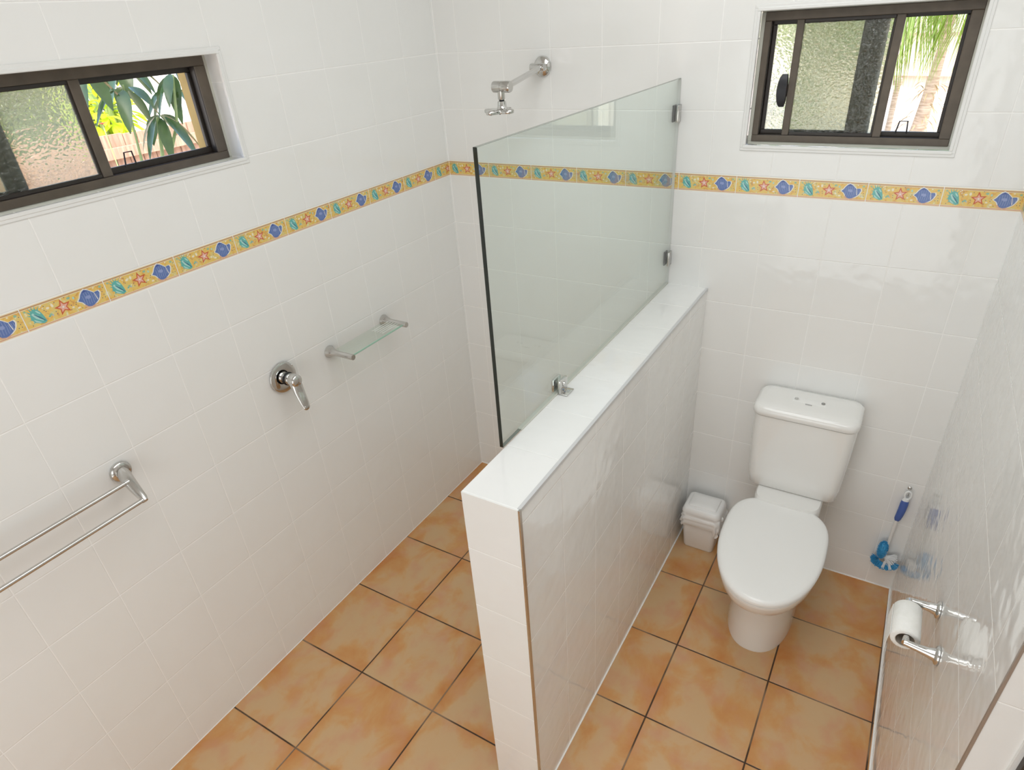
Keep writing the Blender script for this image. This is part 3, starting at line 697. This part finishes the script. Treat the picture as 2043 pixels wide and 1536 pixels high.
mb = MB(); mb.rings([brect(.060, .046, .239, .010, .003, -.008), brect(.060, .046, .2445, .010, .003, -.008), brect(.057, .043, .2475, .009, .003, -.008), brect(.03, .02, .2485, .008, .003, -.008)]); mb.obj('swing_flap', M_BINP, t, smooth=50)

# ------------------------------------------------------------ toilet brush on its hook
t = thing('wall_hook', 'tiny metal hook on the back wall holding the toilet brush', 'hook', (1.9475, 0, .502))
mb = MB(); mb.lathe([(.007, 0), (.007, .002), (.003, .004)], (1.9475, 0, .507), (0, -1, 0), n=16)
mb.tube([(1.9475, -.003, .507), (1.9475, -.018, .504), (1.9475, -.026, .496), (1.9475, -.026, .488), (1.9475, -.020, .484), (1.9475, -.014, .487)], .0016, n=8); mb.obj('hook_wire', M_SATIN, t)
t = thing('toilet_brush', 'white toilet brush with blue grip and blue bristles hanging beside the toilet', 'toilet brush', (1.93, -.03, .13))
mb = MB(); pts = [(1.9475+.010*math.cos(a), -.020, .486+.018*math.sin(a)) for a in [i*PI/8 for i in range(17)]]
mb.tube(pts, .0038, n=8, up=(0, 1, 0)); mb.tube([(1.9465, -.020, .470), (1.944, -.021, .458)], [.010, .0115], n=14, flat=(1, .6), up=(0, 1, 0)); mb.obj('hanging_loop', M_WHITEB, t)
mb = MB(); mb.tube([(1.9445, -.021, .459), (1.944, -.023, .445), (1.943, -.025, .420), (1.9405, -.026, .395), (1.938, -.026, .375), (1.937, -.026, .366)],
        [.0125, .0138, .0135, .0128, .0115, .008], n=16, flat=(1, .75), up=(0, 1, 0)); mb.obj('grip', M_BLUEG, t)
mb = MB(); mb.tube([(1.937, -.026, .369), (1.935, -.027, .30), (1.934, -.028, .23), (1.937, -.029, .19), (1.945, -.030, .158), (1.936, -.030, .140), (1.923, -.030, .146)], [.0065, .0058, .0048, .004, .004, .004, .003], n=10, up=(0, 1, 0)); mb.obj('handle', M_ROD, t)
rnd = random.Random(3)
def bristles(mb, c, n, L, spread, dirs, r=.0011, jit=.01):
    for _ in range(n):
        d = Vector(dirs) + Vector((rnd.gauss(0, spread), rnd.gauss(0, spread), rnd.gauss(0, spread))); d.normalize()
        o_ = Vector(c) + Vector((rnd.uniform(-jit, jit), rnd.uniform(-jit*.5, jit*.5), rnd.uniform(-jit, jit)))
        e_ = o_ + d*L*rnd.uniform(.85, 1.05); e_.y = min(e_.y, -.003); e_.x = min(e_.x, WX-.002); o_.y = min(o_.y, -.005)
        mb.tube([o_, (o_+e_)/2, e_], [r, r, r*.9], n=4)
mb = MB()
mb.sphere((1.922, -.035, .216), .018, sx=.9, sy=.95, sz=2.1, n=18, m=12)
for k in range(420):
    z = rnd.uniform(.176, .256); a = rnd.uniform(0, 2*PI); q = math.sqrt(max(0, 1-((z-.216)/.0405)**2))
    p = Vector((1.922+.012*q*math.cos(a), -.035+.012*q*math.sin(a), z)); e_ = Vector((1.922+.0195*q*math.cos(a), -.035+.0195*q*math.sin(a), z+(z-.216)*.1)); e_.y = min(e_.y, -.003)
    mb.tube([p, e_], [.0014, .0011], n=4)
for k in range(26):
    a = math.radians(168 + 172*k/25); c = (1.942+.027*math.cos(a), -.030, .160+.014*math.sin(a))
    bristles(mb, c, 26, .023, .34, (math.cos(a)*.9, -.25, math.sin(a)), .0015, .004)
mb.obj('blue_bristles', M_BLUEB, t, smooth=40)
mb = MB()
for k in range(16):
    a = math.radians(-62 + 100*k/15); c = (1.938, -.030, .182)
    bristles(mb, c, 7, .040, .12, (math.cos(a), -.1, math.sin(a)*.85), .0010, .005)
for a in (-95, -62): 
    a = math.radians(a); bristles(mb, (1.944+.022*math.cos(a), -.036, .162), 6, .032, .08, (math.cos(a), -.35, math.sin(a)), .0014, .003)
mb.obj('white_bristles', M_WHITEB, t, smooth=40)

# ------------------------------------------------------------ toilet roll holder
HY0, HY1, HZ, HX = -.872, -1.020, .772, 1.936
t = thing('toilet_roll_holder', 'chrome toilet roll holder with two arms on the right wall', 'toilet roll holder', (2.0, -.93, HZ))
for y, sg in ((HY0, 1), (HY1, -1)):
    xw = WX + (RX2-WX)*(y/YE)
    mb = MB(); mb.lathe([(.0225, .0005), (.0228, .003), (.0215, .0065), (.016, .009), (.0125, .013)], (xw, y, HZ), (-1, 0, 0), n=32)
    mb.tube([(xw-.006, y, HZ), (xw-.022, y, HZ+.0005), (xw-.045, y-.001*sg, HZ+.002), (HX+.004, y-.002*sg, HZ+.004), (HX-.004, y-.002*sg, HZ+.004)],
            [.0165, .0118, .0098, .0092, .0075], n=20, flat=[(1, 1), (1, 1), (.9, .95), (.9, .95), (.85, .9)])
    mb.tube([(HX, y-.002*sg, HZ+.004), (HX, y-.012*sg, HZ+.004), (HX, y-.020*sg, HZ+.004)], [.0088, .0085, .0078], n=18); 
    mb.obj('arm', M_CHROME, t, smooth=50)
    mb = MB(); mb.cyl((xw-.018, y, HZ+.0105), (xw-.018, y, HZ+.0122), .0028, n=12); mb.obj('grub_screw', M_BUTTON, t)
mb = MB(); mb.cyl((HX, HY0-.012, HZ+.004), (HX, HY1+.012, HZ+.004), .0062, n=16); mb.obj('spindle', M_CHROME, t)
t = thing('toilet_roll', 'white toilet paper roll on the chrome holder of the right wall', 'toilet roll', (HX, -.94, HZ))
RZ = HZ + .004 - .0125; y0, y1 = HY0-.020, HY1+.022
mb = MB(); n = 48; Ro, Ri = .0315, .0205
def circ(r, y): return [(HX+r*math.cos(2*PI*k/n), y, RZ+r*math.sin(2*PI*k/n)) for k in range(n)]
mb.rings([circ(Ri, y0), circ(Ro-.003, y0), circ(Ro, y0-.003), circ(Ro, y1+.003), circ(Ro-.003, y1), circ(Ri, y1)], cap=(False, False)); mb.obj('paper', M_PAPER, t, smooth=50)
mb = MB(); mb.rings([circ(Ri, y0-.0005), circ(Ri, y1+.0005), circ(Ri-.0012, y1+.0005), circ(Ri-.0012, y0-.0005), circ(Ri, y0-.0005)], cap=(False, False)); mb.obj('core', M_CARD, t, smooth=50)
mb = MB(); P = []
for k in range(9):
    f = k/8; x = HX-Ro-.0006-.002*math.sin(f*3); z = RZ+.005-.060*f
    P.append([(x-.0006, y0-.004, z), (x-.0006+.001*math.sin(5*f), (y0+y1)/2, z), (x-.0006, y1+.003, z-.004*f), (x+.0004, y1+.003, z-.004*f), (x+.0004, (y0+y1)/2, z), (x+.0004, y0-.004, z)])
mb.rings(P); mb.obj('loose_sheet', M_PAPER, t, smooth=60)

# ------------------------------------------------------------ unseen ceiling lamps, added as a cause for the area lights
M_DIFF = mat('lamp_diffuser', (.9, .9, .88), .4)
b = M_DIFF.node_tree.nodes['Principled BSDF']; b.inputs['Emission Color'].default_value = (1, .98, .95, 1); b.inputs['Emission Strength'].default_value = 1.2
for (x, y, r, lb) in ((1.50, -2.0, .26, 'added large round ceiling lamp, unseen, over the middle of the bathroom'), (1.25, -.80, .20, 'added smaller round ceiling lamp, unseen, above the low wall')):
    t = thing('added_ceiling_lamp', lb, 'lamp', (x, y, ZC))
    mb = MB(); mb.lathe([(r, 0), (r, .010), (r-.008, .014), (r-.014, .012)], (x, y, ZC), (0, 0, -1), n=48); mb.obj('lamp_rim', M_TRIM, t)
    mb = MB(); mb.lathe([(r-.014, .008), (r*.7, .016), (r*.3, .020), (0, .021)], (x, y, ZC), (0, 0, -1), n=48, cap=(False, True)); mb.obj('diffuser', M_DIFF, t)

# ------------------------------------------------------------ outside
def grass_hash(x, y): return .05*math.sin(x*1.7+y*.9)+.03*math.sin(x*4.1-y*2.7)
M_GROUND = noise_color(mat('pale_sandy_ground', (.6, .55, .48), .95), (.52, .44, .36), (.70, .64, .56), 3, bump=.4)
def gz(x, y):
    d = max(0.0, y-1.0); e_ = max(0.0, -x-1.0)
    return -.12 + min(d*.17, 1.3) + min(e_*.35, 1.15) + grass_hash(x, y)*.5*min(1, (d+e_))
mb = MB(); NX = 60
gx = [-16 + 32*i/NX for i in range(NX+1)]; gy = [-14 + 34*i/NX for i in range(NX+1)]
V = [[mb.bm.verts.new((x, y, gz(x, y))) for y in gy] for x in gx]
for i in range(NX):
    for j in range(NX):
        if gx[i+1] > -.25 and gx[i] < XN+.2 and gy[j] < .3 and gy[j+1] > YN-.2: continue
        mb._f([V[i][j], V[i+1][j], V[i+1][j+1], V[i][j+1]])
tag(mb.obj('garden_ground', M_GROUND, smooth=80), kind='structure')

M_WOOD = noise_color(mat('fence_timber', (.4, .25, .17), .85), (.34, .19, .125), (.50, .32, .22), 6, stretch=(8, 8, .8))
M_WOODP = noise_color(mat('pale_fence_timber', (.5, .4, .3), .85), (.52, .42, .36), (.64, .55, .48), 6, stretch=(8, 8, .8))
def fence(name, p0, p1, z0, z1, m, label, gap=.006, w=.095):
    p0, p1 = Vector((*p0, 0)), Vector((*p1, 0)); d = (p1-p0); L = d.length; d.normalize(); nn = Vector((-d.y, d.x, 0))
    t = thing(name, label, 'fence', (p0.x, p0.y, z0)); k = 0
    rr_ = random.Random(11)
    cnt = int(L/(w+gap))
    for i in range(cnt):
        a = p0 + d*(i*(w+gap)); b_ = a + d*w; zt = z1 + rr_.uniform(-.008, .008)
        mb = MB(); q = [a, b_, b_+nn*.018, a+nn*.018]
        mb.hexa([(v.x, v.y, z0) for v in q] + [(v.x, v.y, zt) for v in q]); mb.obj('paling', m, t, smooth=None)
    for z in (z0+.25, z1-.15):
        mb = MB(); q = [p0-nn*.04, p1-nn*.04, p1, p0]; mb.hexa([(v.x, v.y, z) for v in q] + [(v.x, v.y, z+.07) for v in q]); mb.obj('fence_rail', m, t, smooth=None)
fence('paling_fence', (-3.1, -1.6), (-3.1, 2.4), .6, 1.555, M_WOOD, 'brown timber paling fence outside the left window')
fence('timber_screen', (.2, 8.1), (1.95, 7.5), .9, 1.75, M_WOODP, 'pale timber screen at the back of the garden behind the palm', w=.28)

mb = MB(); mb.box((-7.5, -1.0, .7), (-7.3, 9, 4.2), 0); tag(mb.obj('neighbour_wall', mat('pale_neighbour_wall', (.78, .77, .74), .8), smooth=None), 'pale wall of the neighbouring house above the brown fence', 'wall')
mb = MB(); mb.box((-3, 10.5, .5), (7, 10.7, 4.0), 0); tag(mb.obj('garden_wall', mat('pale_garden_wall', (.74, .71, .66), .85), smooth=None), 'pale wall closing the garden behind the palm', 'wall')

def leaf_mat(name, c1, c2, rough=.35, trans=.35):
    m = noise_color(mat(name, c1, rough), c1, c2, 9)
    nt = m.node_tree; b = nt.nodes['Principled BSDF']; o_ = nt.nodes['Material Output']
    tl = N(nt, 'ShaderNodeBsdfTranslucent'); tl.inputs[0].default_value = (min(1, c2[0]*1.9), min(1, c2[1]*1.7), c2[2]*.8, 1)
    mx = N(nt, 'ShaderNodeMixShader'); mx.inputs[0].default_value = trans; nt.links.new(b.outputs[0], mx.inputs[1]); nt.links.new(tl.outputs[0], mx.inputs[2]); nt.links.new(mx.outputs[0], o_.inputs[0])
    return m
M_LEAF = leaf_mat('glossy_dark_leaf', (.034, .072, .026), (.07, .13, .045), .22, .12)
M_LIMED = leaf_mat('mid_green_leaf', (.11, .17, .04), (.19, .24, .075), .5, .25)
M_LIME = leaf_mat('bright_lime_leaf', (.33, .55, .04), (.50, .70, .08), .5, .5)
M_PALM = leaf_mat('palm_leaflet', (.12, .21, .04), (.21, .31, .08), .45, .35)
M_DRY = noise_color(mat('dry_fibre', (.45, .33, .18), .9), (.36, .24, .12), (.58, .45, .27), 20)
M_STEM = mat('green_stem', (.28, .36, .14), .5)
M_TRUNK = noise_color(mat('palm_trunk', (.45, .36, .28), .9), (.36, .27, .19), (.55, .45, .35), 6, stretch=(2, 2, 14), bump=.5)
def leaf(mb, base, d, L, W, droop=.3, n=7, fold=.25, upv=(0, 0, 1)):
    base, d = Vector(base), Vector(d).normalized(); side = d.cross(Vector(upv))
    if side.length < .05: side = d.cross(Vector((1, 0, 0)))
    side.normalize(); rows = []
    for k in range(n+1):
        f = k/n; c = base + d*L*f + Vector((0, 0, -droop*L*f*f)); w = W*math.sin(PI*min(1, f*.97+.02))**.75*(1-.25*f)
        nrm = side.cross(d)
        rows.append([c - side*w/2 + nrm*fold*w/2, c, c + side*w/2 + nrm*fold*w/2])
    mb.rings(rows, cap=(False, False), close=False)
# umbrella plant outside the left window
t = thing('umbrella_plant', 'broad leaved green plant with drooping leaves outside the left window', 'plant', (-.95, -.72, 0))
mb = MB(); S = [(-.95, -.70, gz(-.95, -.7)-.05), (-.94, -.72, .6), (-.93, -.74, 1.2), (-.92, -.70, 1.6), (-.90, -.66, 1.83)]
mb.tube(S, [.014, .012, .010, .008, .006], n=10); mb.tube([(-.93, -.74, 1.2), (-.92, -.78, 1.6), (-.90, -.755, 1.955)], [.010, .007, .004], n=8)
mb.tube([(-.92, -.70, 1.6), (-.88, -.60, 1.8), (-.87, -.56, 1.97)], [.008, .006, .004], n=8)
mb.obj('stem', M_STEM, t)
rl = random.Random(5); mb = MB()
for (hub, n_, L) in (((-.90, -.755, 1.955), 7, .125), ((-.89, -.655, 1.850), 7, .125), ((-.87, -.56, 1.985), 7, .12), ((-.93, -.86, 2.02), 6, .12), ((-1.05, -.64, 2.03), 7, .12), ((-1.0, -.50, 1.93), 6, .11)):
    a0 = rl.uniform(0, 6)
    for k in range(n_):
        a = a0 + 2*PI*k/n_; d = Vector((math.cos(a)*.8, math.sin(a)*.8, rl.uniform(-.9, -.15)))
        st = Vector(hub) + d.normalized()*.03
        leaf(mb, st, d, L*rl.uniform(.75, 1.05), .056*rl.uniform(.8, 1.15), droop=.5)
mb.obj('leaves', M_LEAF, t, smooth=80, normals=False)
def bush(name, label, c, R, n_, L, W, m, cat='shrub', seed=1, up=0.2, group=None):
    r_ = random.Random(seed); mb = MB()
    for _ in range(n_):
        v = Vector((r_.gauss(0, 1), r_.gauss(0, 1), r_.gauss(0, 1))).normalized()*r_.uniform(.35, 1)
        p = Vector(c) + Vector((v.x*R[0], v.y*R[1], v.z*R[2])); d = v + Vector((r_.uniform(-.6, .6), r_.uniform(-.6, .6), up+r_.uniform(-.4, .4)))
        leaf(mb, p, d, L*r_.uniform(.7, 1.2), W*r_.uniform(.7, 1.2), droop=.3, n=4)
    o_ = thing(name, label, cat, (c[0], c[1], gz(c[0], c[1])), group)
    mb.obj('leaves', m, o_, smooth=80, normals=False)
    g0 = gz(c[0], c[1])
    mb = MB()
    for k in range(5):
        a = k*2.4; mb.tube([(c[0]+.04*math.cos(a), c[1]+.04*math.sin(a), g0-.05), (c[0]+R[0]*.3*math.cos(a), c[1]+R[1]*.3*math.sin(a), c[2]), (c[0]+R[0]*.5*math.cos(a), c[1]+R[1]*.5*math.sin(a), c[2]+R[2]*.6)], [.03, .02, .008], n=8)
    mb.obj('stem', M_STEM, o_); return o_
bush('lime_shrub', 'bright lime green shrub behind the umbrella plant', (-3.75, .72, 1.72), (.22, .22, .30), 220, .13, .06, M_LIME, seed=4)
bush('leafy_tree', 'tall green tree outside the left window frosted pane', (-5.2, .72, 2.0), (.6, 1.0, .8), 1300, .24, .11, M_LIMED, 'tree', seed=8)
bush('hedge', 'green hedge outside the back window frosted pane', (.35, 6.4, 2.2), (.85, .4, .65), 520, .24, .09, M_PALM, 'hedge', seed=9)
# arching fern-like fronds in front of the fence
def frond(mb_l, mb_s, pts, nleaf, L, W, seed=0, droop=.5, both=True):
    r_ = random.Random(seed); P = [Vector(p) for p in pts]
    def at(f):
        s_ = f*(len(P)-1); i = min(int(s_), len(P)-2); return P[i].lerp(P[i+1], s_-i), (P[i+1]-P[i]).normalized()
    mb_s.tube(P, [.010*(1-.7*k/(len(P)-1)) for k in range(len(P))], n=6)
    for k in range(nleaf):
        f = .12+.88*k/nleaf; c, tdir = at(f); sd = tdir.cross(Vector((0, 0, 1)))
        sd = sd.normalized() if sd.length > .05 else Vector((1, 0, 0))
        for sg in ((1, -1) if both else (1,)):
            d = sd*sg*.7 + tdir*.7 + Vector((0, 0, -.25+r_.uniform(-.2, .1)))
            leaf(mb_l, c, d, L*math.sin(PI*(.15+.75*f))*r_.uniform(.85, 1.1), W, droop=droop, n=4, fold=.4)
t = thing('garden_fern', 'arching palm-like fronds in front of the brown fence', 'fern', (-1.9, .0, gz(-1.9, 0)))
ml, ms = MB(), MB(); g0 = gz(-1.9, 0)
for k, (a, h, r_) in enumerate(((.2, .62, .55), (1.3, .7, .5), (2.3, .55, .5), (3.4, .6, .6), (4.4, .62, .6), (5.4, .6, .6))):
    c, s_ = math.cos(a), math.sin(a)
    frond(ml, ms, [(-1.9, 0, g0), (-1.9+c*r_*.2, s_*r_*.2, g0+h*.75), (-1.9+c*r_*.55, s_*r_*.55, g0+h*1.15), (-1.9+c*r_, s_*r_, g0+h*1.05), (-1.9+c*r_*1.35, s_*r_*1.35, g0+h*.75)], 22, .28, .016, seed=k)
ml.obj('leaflets', M_PALM, t, smooth=80, normals=False); ms.obj('frond_ribs', M_STEM, t)
# red flower
t = thing('red_flower', 'small red flower seen between the leaves', 'flower', (-2.75, .12, 1.2))
mb = MB()
for k in range(7):
    a = 2*PI*k/7; leaf(mb, (-2.75, .12, 1.66), (math.cos(a), math.sin(a), .5), .032, .02, droop=.2, n=4)
mb.obj('petals', mat('red_petal', (.65, .06, .03), .5), t, smooth=80, normals=False)
mb = MB(); mb.tube([(-2.75, .12, gz(-2.75, .12)-.03), (-2.75, .12, 1.3), (-2.75, .12, 1.66)], .004, n=6); mb.obj('stem', M_STEM, t)
# palm outside the back window
t = thing('palm_tree', 'palm tree with hanging green fronds outside the back window', 'palm', (1.60, 5.0, gz(1.6, 5)))
g0 = gz(1.62, 5.0)
mb = MB(); mb.tube([(1.60, 5.0, g0-.1), (1.61, 5.0, g0+.1), (1.64, 5.0, 1.25), (1.655, 5.0, 1.6), (1.66, 5.0, 2.2), (1.66, 5.0, 2.7)], [.12, .08, .05, .038, .036, .036], n=16); mb.obj('trunk', M_TRUNK, t)
ml, ms = MB(), MB(); rl = random.Random(21)
for k in range(15):
    a = 2*PI*k/15 + .2; r_ = rl.uniform(.5, .85); c, s_ = math.cos(a), math.sin(a); zt = 2.55 + rl.uniform(-.1, .15); zl = rl.uniform(1.45, 2.0)
    frond(ml, ms, [(1.66, 5.0, 2.45), (1.66+c*r_*.35, 5+s_*r_*.35, zt+.1), (1.66+c*r_*.75, 5+s_*r_*.75, zt-.05), (1.66+c*r_, 5+s_*r_, (zt+zl)/2), (1.66+c*r_*1.08, 5+s_*r_*1.08, zl)], 34, .42, .020, seed=k, droop=1.3)
ml.obj('leaflets', M_PALM, t, smooth=80, normals=False); ms.obj('frond_ribs', M_STEM, t)
mb = MB()
for k in range(90):
    a = rl.uniform(0, 2*PI); z = rl.uniform(g0+.05, 1.35); d = Vector((math.cos(a), math.sin(a), rl.uniform(-.3, .9)))
    leaf(mb, (1.63+.07*math.cos(a), 5+.07*math.sin(a), z), d, rl.uniform(.10, .24), .016, droop=.7, n=4)
mb.obj('dry_fibres', M_DRY, t, smooth=80, normals=False)
mb = MB(); mb.cyl((1.33, 6.0, gz(1.33, 6)-.1), (1.33, 6.0, 1.24), .028, n=10); mb.sphere((1.33, 6.0, 1.25), .045)
tag(mb.obj('garden_stake', M_TRUNK), 'thin pale stake left of the palm in the garden', 'stake')
M_ROCK = noise_color(mat('garden_rock', (.4, .3, .25), .9), (.35, .25, .21), (.55, .46, .40), 8, bump=.6)
for k, (x, y, r_, lb) in enumerate(((1.77, 4.4, .085, 'brown rock right of the palm foot'), (1.72, 3.3, .09, 'grey rock nearest the back window'), (1.48, 4.0, .06, 'small flat rock left of the others'))):
    mb = MB(); mb.sphere((x, y, gz(x, y)+r_*.3), r_, sx=1.3, sz=.75, n=10, m=7)
    for v in mb.bm.verts: v.co += Vector((math.sin(v.co.y*60+k), math.sin(v.co.z*70), math.sin(v.co.x*50)))*r_*.12
    tag(mb.obj('rock', M_ROCK, smooth=25), lb, 'rock', 'garden rocks by the palm')
